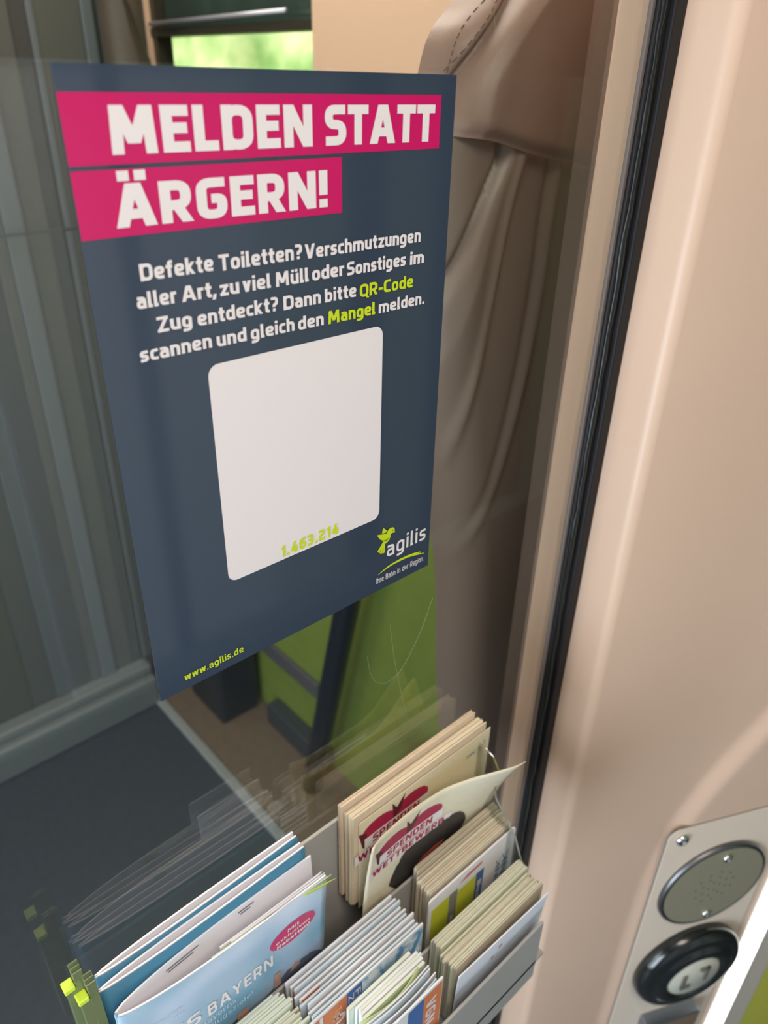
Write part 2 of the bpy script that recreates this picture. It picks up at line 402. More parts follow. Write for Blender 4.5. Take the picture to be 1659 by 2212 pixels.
struct('trim_6', box(SX-.006, SX, .42, .445, -.7, .75), M('taupe_gap', (150, 130, 108), .5))
# lower green lining with rails on the saloon side wall
struct('trim_7', box(SX-.008, SX, .06, 1.39, -1.588, -.50), green)
YW = 1.40
gb1 = M('grey_partition', (84, 88, 86), .45); gb2 = M('bluish_grey_panel_edge', (94, 101, 104), .4); gb3 = M('dark_grey_groove', (60, 62, 60), .5); gb4 = M('olive_grey_panel', (80, 82, 76), .5)
struct('wall_back', box(-1.6, .80, YW, YW+.06, -1.6, .75), gb1)
bands = [(-.20, .20, gb4, .006), (.262, .300, gb2, .030), (.300, .36, gb3, .004), (.36, .386, gb4, .02), (.386, .425, gb2, .040), (.425, .478, gb4, .012), (.478, .510, gb3, .004), (.510, .524, gb2, .020), (.524, .614, gb4, .012), (.614, .638, gb2, .030), (.638, .650, gb3, .004), (.650, .685, gb2, .018), (.685, .75, gb3, .006)]
for i, (a, b, mt, d) in enumerate(bands):
    struct('trim_%d' % (8+i), box(a, b, YW-.4*d, YW, -1.47, .75), mt, bevel=.003)
struct('baseboard_back', join(box(-1.6, .515, YW-.075, YW, -1.6, -1.50), box(-1.6, .515, YW-.05, YW, -1.50, -1.47)), M('light_grey_ledge', (112, 120, 122), .4), bevel=.008)
struct('trim_30', box(-1.6, .75, YW-.042, YW-.0395, -.288, -.282), gb3)
# opposite side of the vestibule (seen only in the glass and in the poster's gloss)
YB = -1.40
struct('wall_front', box(-1.6, 5.0, YB-.06, YB, -1.6, .75), greyband)
for i, (a, b, mt, d) in enumerate([(.30, .62, M('pale_blue_grey_door', (226, 236, 246), .4), .02), (.62, .66, greydark, .03), (.66, .98, MATS['pale_blue_grey_door'], .02), (.98, 1.28, M('green_grey_panel', (176, 196, 176), .4), .02), (1.28, 1.40, M('dark_navy_seal', (24, 28, 44), .4), .03), (1.40, 1.62, MATS['green_grey_panel'], .02), (1.62, 2.2, MATS['dark_navy_seal'], .03)]):
    struct('trim_%d' % (40+i), box(a, b, YB, YB+d, -1.5, .75), mt, bevel=.008)
struct('trim_50', box(.0, 2.3, YB+.03, YB+.036, .02, .75), M('dark_door_glass', (20, 24, 28), .2))
struct('wall_left', box(-1.66, -1.6, -2.2, 2.6, -1.6, .75), M('grey_wall', (150, 152, 150), .5))

# outside: a bright hedge bank beyond the window
hb = M('sunlit_foliage', (150, 185, 90), .7)
nt = hb.node_tree; p = nt.nodes['Principled BSDF']; tcn = nt.nodes.new('ShaderNodeTexCoord'); nz = nt.nodes.new('ShaderNodeTexNoise'); nz.inputs['Scale'].default_value = 2.2; nz.inputs['Detail'].default_value = 6
rp = nt.nodes.new('ShaderNodeValToRGB'); rp.color_ramp.elements[0].color = srgb(150, 185, 110); rp.color_ramp.elements[1].color = srgb(240, 245, 185); rp.color_ramp.elements[0].position = .35; rp.color_ramp.elements[1].position = .65
nt.links.new(tcn.outputs['Object'], nz.inputs[0]); nt.links.new(nz.outputs[0], rp.inputs[0]); nt.links.new(rp.outputs[0], p.inputs['Base Color'])
rnd = random.Random(3)
def hedge(cx, cy, cz, rx, ry, rz, label):
    V, F = [], []; nu, nv = 120, 60; ph = [rnd.uniform(0, 6) for _ in range(6)]
    for j in range(nv+1):
        for i in range(nu):
            a = 2*PI*i/nu; b = -PI/2+PI*j/nv
            k = 1+.03*math.sin(9*a+ph[0]+3*b)+.02*math.sin(17*a+ph[1]-9*b)+.02*math.sin(23*b+ph[2]+8*a)+rnd.uniform(-.02, .02)
            V.append((cx+rx*k*math.cos(a)*math.cos(b), cy+ry*k*math.sin(a)*math.cos(b), cz+rz*k*math.sin(b)))
    for j in range(nv):
        for i in range(nu): F.append((j*nu+i, j*nu+(i+1) % nu, (j+1)*nu+(i+1) % nu, (j+1)*nu+i))
    o = mk('bush', V, F, hb, None, True, origin=(cx, cy, cz)); tag(o, label, 'bush')
hedge(6.5, 9.5, -.6, 1.6, 5.5, 2.6, 'sunlit pale yellow-green bush outside the train window')
tag(mk('ground', *box(1.2, 30, -6, 30, -3.1, -3.0), M('grass_ground', (110, 140, 60), .8, noise=.2, nscale=3)), kind='structure')

# ================================================================== GLASS PARTITION
g = thing('glass_partition', 'large clear glass partition pane edged with black rubber beside beige post', 'glass partition', (-.4, 0, -1.6))
mk('pane', *box(-1.30, .395, 0, .008, -1.5, .7), glass, g)
def gask(y0, y1, x0, x1): return box(x0, x1, y0, y1, -1.5, .7)
mk('rubber_gasket', *join(gask(-.010, 0, .3865, .4003), gask(-.006, 0, .3745, .3865)), rubber, g, bevel=.0015)
mk('rubber_lip', *gask(-.0035, -.0002, .3705, .3745), M('dark_grey_rubber', (92, 84, 80), .6), g, bevel=.001)
rn = random.Random(5); pts = []
zz = -1.45
while zz < .66:
    pts.append((.3792+rn.uniform(-.0012, .0012), -.0062, zz)); zz += rn.uniform(.008, .02)
V, F = [], []
for i, p in enumerate(pts):
    r = rn.uniform(.0018, .0036)
    for k in range(8):
        a = 2*PI*k/8; V.append((p[0]+r*math.cos(a), p[1]+.6*r*math.sin(a), p[2]))
for i in range(len(pts)-1):
    for k in range(8): F.append((i*8+k, i*8+(k+1) % 8, (i+1)*8+(k+1) % 8, (i+1)*8+k))
mk('sealant_bead', V, F, seal, g, True)

scr = M('pale_scratch', (128, 140, 112), .6)
def smooth_pts(pts, n=6):
    out = []
    for i in range(len(pts)-1):
        p0 = Vector(pts[max(i-1, 0)]); p1 = Vector(pts[i]); p2 = Vector(pts[i+1]); p3 = Vector(pts[min(i+2, len(pts)-1)])
        for k in range(n):
            t = k/n; out.append(.5*(2*p1+(p2-p0)*t+(2*p0-5*p1+4*p2-p3)*t*t+(3*p1-p0-3*p2+p3)*t**3))
    return out+[Vector(pts[-1])]
for nm, pts, mt in (('hair_scratch', [(.2262, .0400), (.2320, .0190), (.2345, .0090), (.2370, -.002)], M('dark_hair', (120, 100, 80), .6)),
                    ('fine_scratch', [(.1700, -.3330), (.1760, -.3700), (.1850, -.4100), (.1950, -.4500), (.2060, -.4900)], scr),
                    ('curved_scratch', [(.1490, -.3500), (.1540, -.3720), (.1640, -.3840), (.1760, -.3850), (.1860, -.3780), (.2010, -.3560), (.2120, -.3300)], scr)):
    mk(nm, *tube([(p[0], -.0002, p[1]) for p in smooth_pts(pts)], .00009, 6), mt, g, True)
# ================================================================== POSTER
PW, PH = .204, .2973
po = thing('poster', 'navy blue notice poster with magenta heading bars stuck on the glass', 'poster', (PW/2, -.0005, -PH))
def PP(d): return lambda a, b: (a*.001, -d, b*.001)       # poster millimetres
mk('sheet', *box(0, PW, -.0009, -.0001, -PH, 0), navy, po)
def poly(pts): return [tuple(p) for p in pts], [tuple(range(len(pts)))]
def rect(x0, x1, z0, z1): return poly([(x0, z0), (x1, z0), (x1, z1), (x0, z1)])
def ppart(name, vf, mat, d=.0013, par=None):
    v, f = put(vf, PP(d)); return mk(name, v, f, mat, par or po)
hb1 = tag(ppart('heading_bar', rect(0, 193.5, -33, -8.9), pinkm, .0011), 'wide upper magenta bar')
hb2 = tag(ppart('heading_bar', rect(0, 128.7, -59, -34.6), pinkm, .0011), 'short lower magenta bar')
ppart('heading_lettering', j2(fit_text('MELDEN', 16.8, 111.8, -29.6, 16.6, .23, .09), fit_text('STATT', 118.9, 189.3, -29.6, 16.5, .23, .05)), whitep, par=hb1)
ppart('heading_lettering',                               fit_text('ÄRGERN!', 14.7, 119.8, -55.7, 16.0, .23, .09), whitep, par=hb2)
bt, bgp = .2, .085
ppart('body_lettering', j2(
    fit_text('Defekte', 21.5, 55.8, -77.0, 6.9, bt, bgp), fit_text('Toiletten?', 58.6, 103.9, -77.6, 6.9, bt, bgp), fit_text('Verschmutzungen', 105.5, 182.8, -78.0, 6.7, bt, bgp),
    fit_text('aller', 18.4, 36.6, -88.0, 6.7, bt, bgp), fit_text('Art,', 39.0, 56.2, -88.2, 6.7, bt, bgp), fit_text('zu', 58.0, 68.0, -88.5, 6.7, bt, bgp), fit_text('viel', 69.8, 85.2, -88.5, 6.7, bt, bgp),
    fit_text('Müll', 87.9, 107.3, -88.7, 6.7, bt, bgp), fit_text('oder', 109.4, 129.6, -88.8, 6.7, bt, bgp), fit_text('Sonstiges', 131.4, 172.3, -89.2, 6.6, bt, bgp), fit_text('im', 175.5, 186.1, -89.4, 6.6, bt, bgp),
    fit_text('Zug', 26.1, 42.7, -99.3, 6.7, bt, bgp), fit_text('entdeckt?', 45.4, 88.7, -99.8, 6.7, bt, bgp), fit_text('Dann', 91.8, 114.5, -100.3, 6.7, bt, bgp), fit_text('bitte', 117.0, 137.6, -100.5, 6.7, bt, bgp),
    fit_text('scannen', 16.4, 51.4, -110.6, 6.6, bt, bgp), fit_text('und', 54.0, 70.0, -111.0, 6.6, bt, bgp), fit_text('gleich', 72.4, 97.8, -111.2, 6.6, bt, bgp), fit_text('den', 100.0, 116.0, -111.5, 6.6, bt, bgp), fit_text('melden.', 153.4, 187.9, -112.0, 6.6, bt, bgp)), whitep)
tag(ppart('highlight_lettering', j2(fit_text('QR-Code', 140.0, 178.4, -101.4, 6.6, bt, bgp), fit_text('Mangel', 118.8, 150.9, -111.8, 6.6, bt, bgp)), limep), 'lime highlighted words')
wpn = tag(ppart('white_panel', poly(rrect(48, 156.9, -240.8, -118.9, 5.6)), whitep, .0011), 'white rounded panel')
ppart('number_lettering', fit_text('1.463.214', 82.3, 124, -239.0, 7.2, .22, .14), limep, par=wpn)
# logo: bird, wordmark, swoosh and slogan (millimetres on the poster)
bird_body = [(164.10, -253.41), (165.62, -252.32), (167.16, -251.98), (169.13, -252.44), (170.27, -253.63), (170.63, -254.95), (170.51, -255.99), (169.86, -256.51), (168.49, -256.54), (167.00, -256.64), (167.05, -258.28), (166.07, -260.61), (164.35, -261.79), (162.22, -262.40), (162.12, -268.77), (161.04, -269.04), (159.47, -268.59), (157.51, -267.50), (155.74, -265.52), (157.80, -263.38), (160.24, -260.46), (160.20, -258.93), (158.05, -257.39), (156.09, -254.75), (155.41, -252.98), (157.97, -253.60), (160.66, -254.40), (162.59, -254.66)]
bird_wing = [(160.46, -249.59), (163.78, -252.88), (162.58, -254.08), (160.65, -253.72), (159.41, -253.37), (159.82, -251.40)]
lbd = ppart('logo_bird', j2(poly(bird_body), poly(bird_wing), poly([(170.50, -255.85), (171.25, -256.89), (170.14, -256.79)])), limep)
ppart('logo_detail', j2(poly([(168.32, -253.98), (168.96, -254.23), (168.98, -254.98), (168.35, -254.73)]), poly([(158.75, -264.45), (159.07, -264.58), (158.01, -267.29), (157.66, -267.15)]), poly([(160.56, -265.37), (160.83, -265.48), (160.21, -268.49), (159.85, -268.34)]), poly([(156.81, -256.21), (158.45, -257.88), (160.79, -259.26), (163.51, -259.58), (165.34, -258.55), (165.44, -259.00), (163.72, -260.11), (160.88, -259.77), (158.26, -258.21)]), poly([(159.49, -253.53), (162.58, -254.28), (164.10, -253.34), (164.34, -253.57), (162.79, -254.70), (159.50, -253.94)]), poly([(193.58, -281.93), (194.87, -282.22), (195.04, -282.91), (193.74, -282.62)])), M('dark_green_ink', (60, 72, 40), .4), .0015, lbd)
ppart('logo_lettering', fit_text('agilis', 164.2, 199.6, -273.4, 11.6, .15, .16), whitep)
sw = [(155.72, -284.21), (159.42, -282.84), (164.91, -281.00), (170.49, -280.22), (176.57, -279.79), (182.75, -279.91), (189.05, -280.58), (195.50, -281.90), (195.82, -283.78), (199.09, -284.42), (199.12, -284.88), (195.64, -284.25), (189.17, -282.80), (182.84, -281.74), (176.64, -281.61), (170.55, -281.67), (164.95, -282.26), (159.43, -283.56)]
ppart('logo_swoosh', poly(sw), limep)
ppart('slogan_lettering', fit_text('Ihre Bahn in der Region.', 155.4, 199.0, -290.8, 4.3, .13, .14), whitep)
ppart('web_lettering', fit_text('www.agilis.de', 15.0, 52.8, -291.2, 4.6, .17, .13), limep)

# ================================================================== BROCHURE RACK
rk = thing('brochure_rack', 'grey three-tier brochure rack fixed to the glass below the poster', 'brochure rack', (.09, -.06, -.66))
RX0, RX1, RB = -.080, .272, -.665
mk('back_plate', *box(RX0, RX1, -.0065, -.0035, RB, -.487), rackm, rk, bevel=.0006)
mk('divider', *box(RX0, RX1-.006, -.0385, -.036, RB, -.573), rackm, rk, bevel=.0006)
mk('divider', *box(RX0, RX1-.012, -.0795, -.077, RB, -.598), rackm, rk, bevel=.0006)
mk('front_plate', *box(RX0, RX1-.030, -.1225, -.120, -.690, -.610), rackm, rk, bevel=.0006)
mk('shelf_floor', *box(RX0, RX1-.02, -.1225, -.0035, -.669, RB), rackm, rk)
side = [(-.0035, -.487), (-.024, -.489), (-.040, -.493), (-.046, -.502), (-.047, -.512), (-.0455, -.522), (-.048, -.537), (-.058, -.548), (-.073, -.563), (-.081, -.582), (-.092, -.603), (-.098, -.618), (-.100, -.640), (-.100, -.669), (-.0035, -.669)]
mk('side_panel', *prism(side, .2545, .2565, lambda a, b, d: (d, a, b)), acryl, rk)
mk('side_panel', *prism(side, -.0805, -.0785, lambda a, b, d: (d, a, b)), acryl, rk)
mk('wire_loop', *tube([(.2565, -.020, -.497), (.2565, -.030, -.4905), (.2565, -.040, -.4935), (.2565, -.0465, -.503), (.2565, -.0465, -.515), (.2565, -.0455, -.522), (.2565, -.048, -.537), (.2565, -.058, -.548), (.2565, -.073, -.563), (.2565, -.081, -.582), (.2565, -.092, -.603)], .0009), chrome, rk, True)
mk('wire_loop', *tube([(-.081, -.018, -.490), (-.0815, -.030, -.482), (-.0815, -.040, -.487), (-.081, -.046, -.500), (-.081, -.046, -.515)], .0011), chrome, rk, True)

def sheet(x0, x1, y, zt, zb, th, yfn=None, rc=.0, nxs=14, xfn=None, nz=6):
    """an upright card: front face at y, thickness th behind it; yfn(s, t) adds towards -y; rc rounds the top corners"""
    ss = [i/nxs for i in range(nxs+1)]
    if rc:
        k = rc/(x1-x0); ss = [k*(1-math.cos(PI/2*i/5)) for i in range(5)]+[k+(1-2*k)*i/nxs for i in range(nxs+1)]+[1-k*(1-math.cos(PI/2*i/5)) for i in range(4, -1, -1)]
    V = []; n = len(ss); nr = nz
    for d in (0, th):
        for j in range(nr+1):
            for s in ss:
                xx = x0+(x1-x0)*s; dx = min(xx-x0, x1-xx); top = zt
                if rc and dx < rc: top = zt-rc+math.sqrt(max(0, rc*rc-(rc-dx)**2))
                tt = j/nr; z = zb+(top-zb)*tt
                V.append((xx, y+d-(yfn(s, tt) if yfn else 0), z))
    F = []; L = n*(nr+1)
    for q in (0, L):
        for j in range(nr):
            for i in range(n-1): F.append((q+j*n+i, q+j*n+i+1, q+(j+1)*n+i+1, q+(j+1)*n+i))
    for i in range(n-1):
        F.append((i, i+1, L+i+1, L+i)); F.append((nr*n+i, nr*n+i+1, L+nr*n+i+1, L+nr*n+i))
    for j in range(nr):
        F.append((j*n, (j+1)*n, L+(j+1)*n, L+j*n)); F.append((j*n+n-1, (j+1)*n+n-1, L+(j+1)*n+n-1, L+j*n+n-1))
    return V, F
def stack(name, n, x0, x1, ya, yb, zt, zb, mats, label, cat, group, rc=0, jx=.0012, jz=.0016, bulge=0, slope=0, seed=1, th=None, xstep=0, edges=None):
    """n upright cards packed from ya (back) to yb (front): one made, the others copied one by one"""
    r = random.Random(seed); pitch = (ya-yb)/n; first = {}
    for i in range(n):
        y = ya-pitch*(i+1); mt = mats[i % len(mats)]
        if mt.name not in first:
            xm = (x0+x1)/2
            v, f = sheet(x0, x1, 0, zt, zb, pitch*.8 if th is None else th, (lambda s, t: bulge*math.sin(PI*s)*t) if bulge else None, rc)
            o = mk(name, v, f, mt, None, True, origin=(xm, 0, zb)); first[mt.name] = o
            for pl in o.data.polygons: pl.use_smooth = False
        else:
            o = first[mt.name].copy(); COL.objects.link(o)
        o.location = ((x0+x1)/2+r.uniform(-jx, jx)+xstep*i, y, zb+ZO+r.uniform(-jz, jz)+slope*i)
        o.rotation_euler = (0, r.uniform(-.006, .006), 0)
        tag(o, label, cat, group)

# --- tier 1 right: postcards -------------------------------------------------
stack('postcard', 6, .1145, .2605, -.0085, -.0125, -.467, -.572, [cardedge], 'buff postcard at the back of the upper tier pile, against the glass', 'postcard', 'rear postcards in the upper tier', seed=2, jx=.0006, jz=.0006)
stack('postcard', 11, .1175, .2645, -.0130, -.0225, -.4735, -.577, [cardedge, card], 'cream postcard packed in the upper tier pile behind the heart card', 'postcard', 'packed postcards in the upper tier', seed=3, jx=.0013, jz=.001)
fc = thing('postcard', 'cream donation contest postcard with wine-red heart, standing upright in the upper tier', 'postcard', (.195, -.0238, -.583))
v, f = sheet(.1225, .2695, -.0240, -.4805, -.583, .0006); mk('card', v, f, card, fc)
def FC(d): return lambda a, b: (a, -.0240-d, b)
def grect(x0, x1, z0, z1, n=14, m_=3):
    return [(x0+(x1-x0)*i/n, z0+(z1-z0)*j/m_) for j in range(m_+1) for i in range(n+1)], [(j*(n+1)+i, j*(n+1)+i+1, (j+1)*(n+1)+i+1, (j+1)*(n+1)+i) for j in range(m_) for i in range(n)]
def fan(pts):
    cx = sum(p[0] for p in pts)/len(pts); cz = sum(p[1] for p in pts)/len(pts); n = len(pts)
    V = [(cx, cz)]
    for k in (.33, .66, 1): V += [(cx+(p[0]-cx)*k, cz+(p[1]-cz)*k) for p in pts]
    F = [(0, 1+i, 1+(i+1) % n) for i in range(n)]
    for r_ in range(2):
        for i in range(n): F.append((1+r_*n+i, 1+r_*n+(i+1) % n, 1+(r_+1)*n+(i+1) % n, 1+(r_+1)*n+i))
    return V, F
def heart(cx, cz, w, h):
    P = []
    for k in range(40):
        t = 2*PI*k/40; P.append((cx+w*16*math.sin(t)**3/32, cz+h*(13*math.cos(t)-5*math.cos(2*t)-2*math.cos(3*t)-math.cos(4*t))/29))
    return fan(P)
def donation(parent, surf, x0, z0, kx=1.0, kz=1.0, pre=''):
    U = lambda vf: ([(x0+a*kx, z0+b*kz) for a, b in vf[0]], vf[1])
    def pp(n, vf, mt, d, par=None): v, f = put(U(vf), surf(d)); return mk(n, v, f, mt, par or parent)
    hp_ = pp('heart_print', heart(.038, -.016, .072, .040), crimson, .0002)
    pp('heart_shade', j2(poly([(.000, -.004), (.004, -.022), (.014, -.032), (.009, -.018), (.008, -.008)]), poly([(.034, .004), (.039, -.004), (.048, .006), (.044, -.008), (.036, -.016)])), darkred, .0003, hp_)
    b1 = pp('lettering_band', grect(.006, .076, -.0255, -.0135), whitep, .0004); b2 = pp('lettering_band', grect(-.004, .087, -.0370, -.0265), whitep, .0004)
    pp('contest_lettering', fit_text('SPENDEN', .014, .064, -.0235, .0085, .2, .12), crimson, .0006, b1)
    pp('contest_lettering', fit_text('WETTBEWERB', -.001, .079, -.0352, .0075, .2, .12), crimson, .0006, b2)
donation(fc, FC, .1215, -.4885)
v, f = put(j2(fit_text('www', .241, .251, -.4985, .004, .16, .1), rect(.2505, .266, -.4955, -.4950), rect(.2505, .265, -.4985, -.4980), rect(.253, .262, -.5015, -.5010), rect(.262, .2635, -.493, -.490)), FC(.0002)); mk('small_print', v, f, M('pale_blue_ink', (120, 160, 185), .5), fc)
# leaning, curling card in front
lc = thing('postcard', 'cream postcard with dark hair picture, curling forward over the upper tier', 'postcard', (.19, -.034, -.590))
LX0, LX1, LZT, LZB = .1185, .2665, -.4845, -.592
def leany(s, t):
    top = interp([(0, .0105), (.08, .0075), (.3, .0055), (.5, .0075), (.66, .014), (.83, .0245), (.93, .0305), (1, .033)], s)
    return top*t**1.8
def LS(d): return lambda a, b: (a, -.0330-leany((a-LX0)/(LX1-LX0), (b-LZB)/(LZT-LZB))-d, b)
v, f = sheet(LX0, LX1, -.0330, LZT, LZB, .0005, leany, nxs=30, nz=16); mk('card', v, f, card, lc, True)
mk('card_back', *sheet(LX0+.0005, LX1-.0005, -.03235, LZT-.0003, LZB, .00015, leany, nxs=30, nz=16), M('olive_yellow_print', (196, 186, 110), .5), lc, True)
donation(lc, LS, .1255, -.4985, .98, .98)
hp = [(.1455, -.5660), (.150, -.552), (.1555, -.545), (.160, -.5375), (.170, -.5345), (.178, -.5325), (.186, -.533), (.196, -.5315), (.206, -.533), (.214, -.532), (.2225, -.536), (.229, -.545), (.233, -.557), (.230, -.567), (.226, -.577), (.20, -.583), (.17, -.586), (.155, -.580)]
rj = random.Random(9); hq = []
for (a, b), (c, d) in zip(hp, hp[1:]+hp[:1]):
    for k in range(9):
        t = k/9; o_ = (.0026 if k % 2 else -.0010)*rj.uniform(.4, 1.2) if b > -.575 else 0
        hq.append((a+(c-a)*t, b+(d-b)*t+o_))
v, f = put(fan(hq), LS(.0004)); mk('hair_print', v, f, hairm, lc)
v, f = put(fan([(.174, -.5690), (.184, -.5625), (.197, -.5605), (.2085, -.5615), (.204, -.5670), (.19, -.5705)]), LS(.0006)); mk('face_print', v, f, lipm, lc)

# --- tier 1 left: magazines ---------------------------------------------------
def magazine(label, x0, x1, ysp, yb_r, yf_r, zt, zb, gap, front=None, ylim=-.0345, zf=0):
    """spine at ysp; the back leaf runs to yb_r and the front leaf to yf_r at the right top; gap: bulge of the leaves; zf lowers the front leaf"""
    mg = thing('magazine', label, 'magazine', ((x0+x1)/2, ysp, zb), 'travel magazines in the upper tier')
    def base(yr, sg):
        def f(s, t):
            yy = ysp+(yr-ysp)*s**.8*t**1.5-sg*gap*math.sin(PI*s**.62)*(.3+.7*t)
            if t < .55: yy = max(yy, ylim)
            return -yy
        return f
    fb, fr = base(yb_r, -1), base(yf_r, 1)
    cvr = join(sheet(x0, x1, .0010, zt-.0008, zb, .0003, fb, nxs=30), sheet(x0, x1, -.0010, zt-zf-.0008, zb, .0003, fr, nxs=30), tube([(x0+.0002, ysp, zb), (x0+.0002, ysp, zt-.001)], .0010, 8))
    mk('cover', cvr[0], cvr[1], teal if front is None else front, mg, True)
    pg = join(sheet(x0+.0004, x1-.0008, -.0002, zt, zb, .0012, fb, nxs=30), sheet(x0+.0004, x1-.0008, -.0006, zt-zf, zb, .0010, fr, nxs=30))
    mk('pages', pg[0], pg[1], paper, mg)
    return mg, fr, fb
magazine('teal-backed travel magazine at the back of the upper tier, touching the rack back plate', -.0712, .0745, -.0120, -.0088, -.0122, -.4618, -.64, .0017)
magazine('half-open teal travel magazine between the rear magazine and the open front magazine', -.0727, .0750, -.0190, -.0170, -.0202, -.4655, -.643, .0019)
skym = bpy.data.materials.new('sky_blue_cover_print'); skym.use_nodes = True; MATS['sky'] = skym
nt = skym.node_tree; p = nt.nodes['Principled BSDF']; p.inputs['Roughness'].default_value = .35
tcn = nt.nodes.new('ShaderNodeTexCoord'); nz = nt.nodes.new('ShaderNodeTexNoise'); nz.inputs['Scale'].default_value = 14; nz.inputs['Detail'].default_value = 1.5
rp = nt.nodes.new('ShaderNodeValToRGB'); rp.color_ramp.elements[0].color = srgb(110, 160, 190); rp.color_ramp.elements[1].color = srgb(190, 208, 232); rp.color_ramp.elements[0].position = .35; rp.color_ramp.elements[1].position = .68
nt.links.new(tcn.outputs['Object'], nz.inputs[0]); nt.links.new(nz.outputs[0], rp.inputs[0]); nt.links.new(rp.outputs[0], p.inputs['Base Color'])
MX0, MX1, MZT, MZB = -.0695, .0785, -.4780, -.655
mg, frf, fbf = magazine('open front travel magazine with sky-blue cover and magenta oval', MX0, MX1, -.0305, -.0235, -.0400, MZT+.002, MZB, .0036, skym, -.0340, .003)
def MS(d): return lambda a, b: (a, -.0010-frf((a-MX0)/(MX1-MX0), (b-MZB)/(MZT-.0018-MZB))-d, b)
for i, (mt, off, curl, hi) in enumerate([(paper, .0034, .0000, .0005), (paper, .0022, .0008, .0003), (M('pale_green_page', (205, 218, 196), .5), .0009, .0035, .0000), (M('lime_page', (196, 208, 84), .5), .0003, .0065, -.0022)]):
    a0 = [.45, .50, .40, .72][i]; xa = MX0+a0*(MX1-MX0); xb = MX1+[-.001, .000, .0030, .0050][i]
    v, f = sheet(xa, xb, 0, MZT-.001+hi, MZT-.016, .0002, lambda s, t, c=curl, a0=a0, off=off: frf(min(1, a0+(1-a0)*s), .9+.1*t)-off+c*s**2*t, nxs=20)
    mk('loose_page', v, f, mt, mg, True)
def MB(d): return lambda a, b: (a, .0-.0004-fbf((a-MX0)/(MX1-MX0), (b-MZB)/(MZT+.002-MZB))-d, b)
for q in (((-.035, -.012, -.4815), (-.034, -.016, -.4840)), ((.018, .030, -.4800), (.019, .027, -.4825))):
    v, f = put(j2(*[grect(a, b, z, z+.0010, 8, 1) for a, b, z in q]), MB(.0002)); mk('page_text', v, f, M('grey_text_ink', (120, 120, 132), .6), mg)
ov = [(.0497+.0192*math.cos(2*PI*k/40), -.5155+.0118*math.sin(2*PI*k/40)) for k in range(40)]
v, f = put(fan(ov), MS(.0003)); ovb = tag(mk('oval_badge', v, f, pinkm, mg), 'magenta oval badge')
v, f = put(j2(fit_text('Mit', .045, .055, -.5120, .0040, .15, .1), fit_text('exklusiven', .0355, .0640, -.5175, .0036, .15, .1), fit_text('Rabatten!', .0360, .0640, -.5235, .0040, .2, .1)), MS(.0005)); mk('badge_lettering', v, f, whitep, ovb)
v, f = put(j2(fit_text('PLUS', -.0690, -.0230, -.5370, .0135, .17, .18), fit_text('BAYERN', -.0180, .0325, -.5390, .0135, .17, .18)), MS(.0003)); mk('title_lettering', v, f, whitep, mg)
sb_ = M('pale_blue_print', (196, 214, 230), .4)
v, f = put(j2(fit_text('Bayerns', -.0240, .0020, -.5470, .0055, .11, .18), fit_text('Ausflugsziele!', -.0310, .0150, -.5555, .0055, .11, .18)), MS(.0003)); mk('subtitle_lettering', v, f, sb_, mg)
v, f = put(j2(fit_text('Freizeit 2026', -.0590, -.0340, -.5075, .0032, .15, .1), rect(-.060, -.033, -.5125, -.5118)), MS(.0003)); mk('date_lettering', v, f, sb_, mg)
v, f = put(j2(poly([(-.060, -.655), (-.050, -.600), (-.015, -.578), (.005, -.570), (.018, -.578), (.030, -.572), (.045, -.563), (.053, -.5655), (.060, -.561), (.072, -.568), (.077, -.575), (.077, -.655)])), MS(.0003)); rf_ = mk('roof_print', v, f, roofm, mg)
for hp2 in (rect(.0330, .0385, -.572, -.5540), poly([(.0465, -.568), (.0520, -.5590), (.0565, -.566)]), rect(.002, .011, -.584, -.5660)):
    v, f = put(hp2, MS(.0005)); mk('house_print', v, f, brickm, rf_)
# small lime-tabbed holder at the left end
for k, (x, y, z) in enumerate([(-.0862, -.0200, -.4305), (-.0822, -.0260, -.4380)]):
    lt = thing('card_holder', ['clear card holder with lime tab at the rack end, nearer the glass', 'clear card holder with lime tab at the rack end, nearer the viewer'][k], 'card holder', (x, y, z-.09))
    mk('lime_tab', *box(x-.003, x+.003, y-.0035, y+.0035, z-.013, z-.0125+.003), M('bright_lime_tab', (205, 235, 70), .3), lt, bevel=.0006)
    mk('holder', *join(box(x+.0032, x+.0085, y-.003, y-.002, z-.1, z), box(x+.0032, x+.0085, y-.0005, y+.0003, z-.1, z+.0015), box(x+.0032, x+.0085, y+.0018, y+.0026, z-.1, z+.003), box(x-.002, x+.0035, y-.003, y+.003, z-.1, z-.0135)), M('olive_clear_plastic', (112, 124, 88), .12), lt, bevel=.0003)

# --- tier 2 -------------------------------------------------------------------
stack('leaflet', 5, .1665, .2655, -.0400, -.0455, -.556, -.655, [taupe], 'taupe leaflet at the back of the middle tier pile, under the curling postcard', 'leaflet', 'rear leaflets in the middle tier', rc=.0025, seed=11, jz=.001)
stack('leaflet', 10, .1640, .2660, -.0460, -.0625, -.5605, -.655, [taupe, cardedge, greycard], 'pale leaflet packed in the middle tier pile behind the yellow-striped leaflet', 'leaflet', 'packed leaflets in the middle tier', rc=.0025, seed=12, jz=.0012, slope=-.0004)
fl = thing('leaflet', 'white leaflet with yellow blocks, grey and blue stripes in the middle tier', 'leaflet', (.214, -.066, -.66))
mk('card', *sheet(.1595, .2670, -.0660, -.5655, -.66, .0016, None, .004), M('bright_white_card', (232, 232, 236), .5), fl)
def F2(d): return lambda a, b: (a, -.0660-d, b)
def fpart(parent, name, vf, mt, fn): v, f = put(vf, fn); return mk(name, v, f, mt, parent)
def vertd(s_, x0, x1, z0, z1, t=.2, gap=.12):
    V, F, w = text2d(s_, t, gap)
    return [(x0+b*(x1-x0), z1-a/w*(z1-z0)) for a, b in V], F
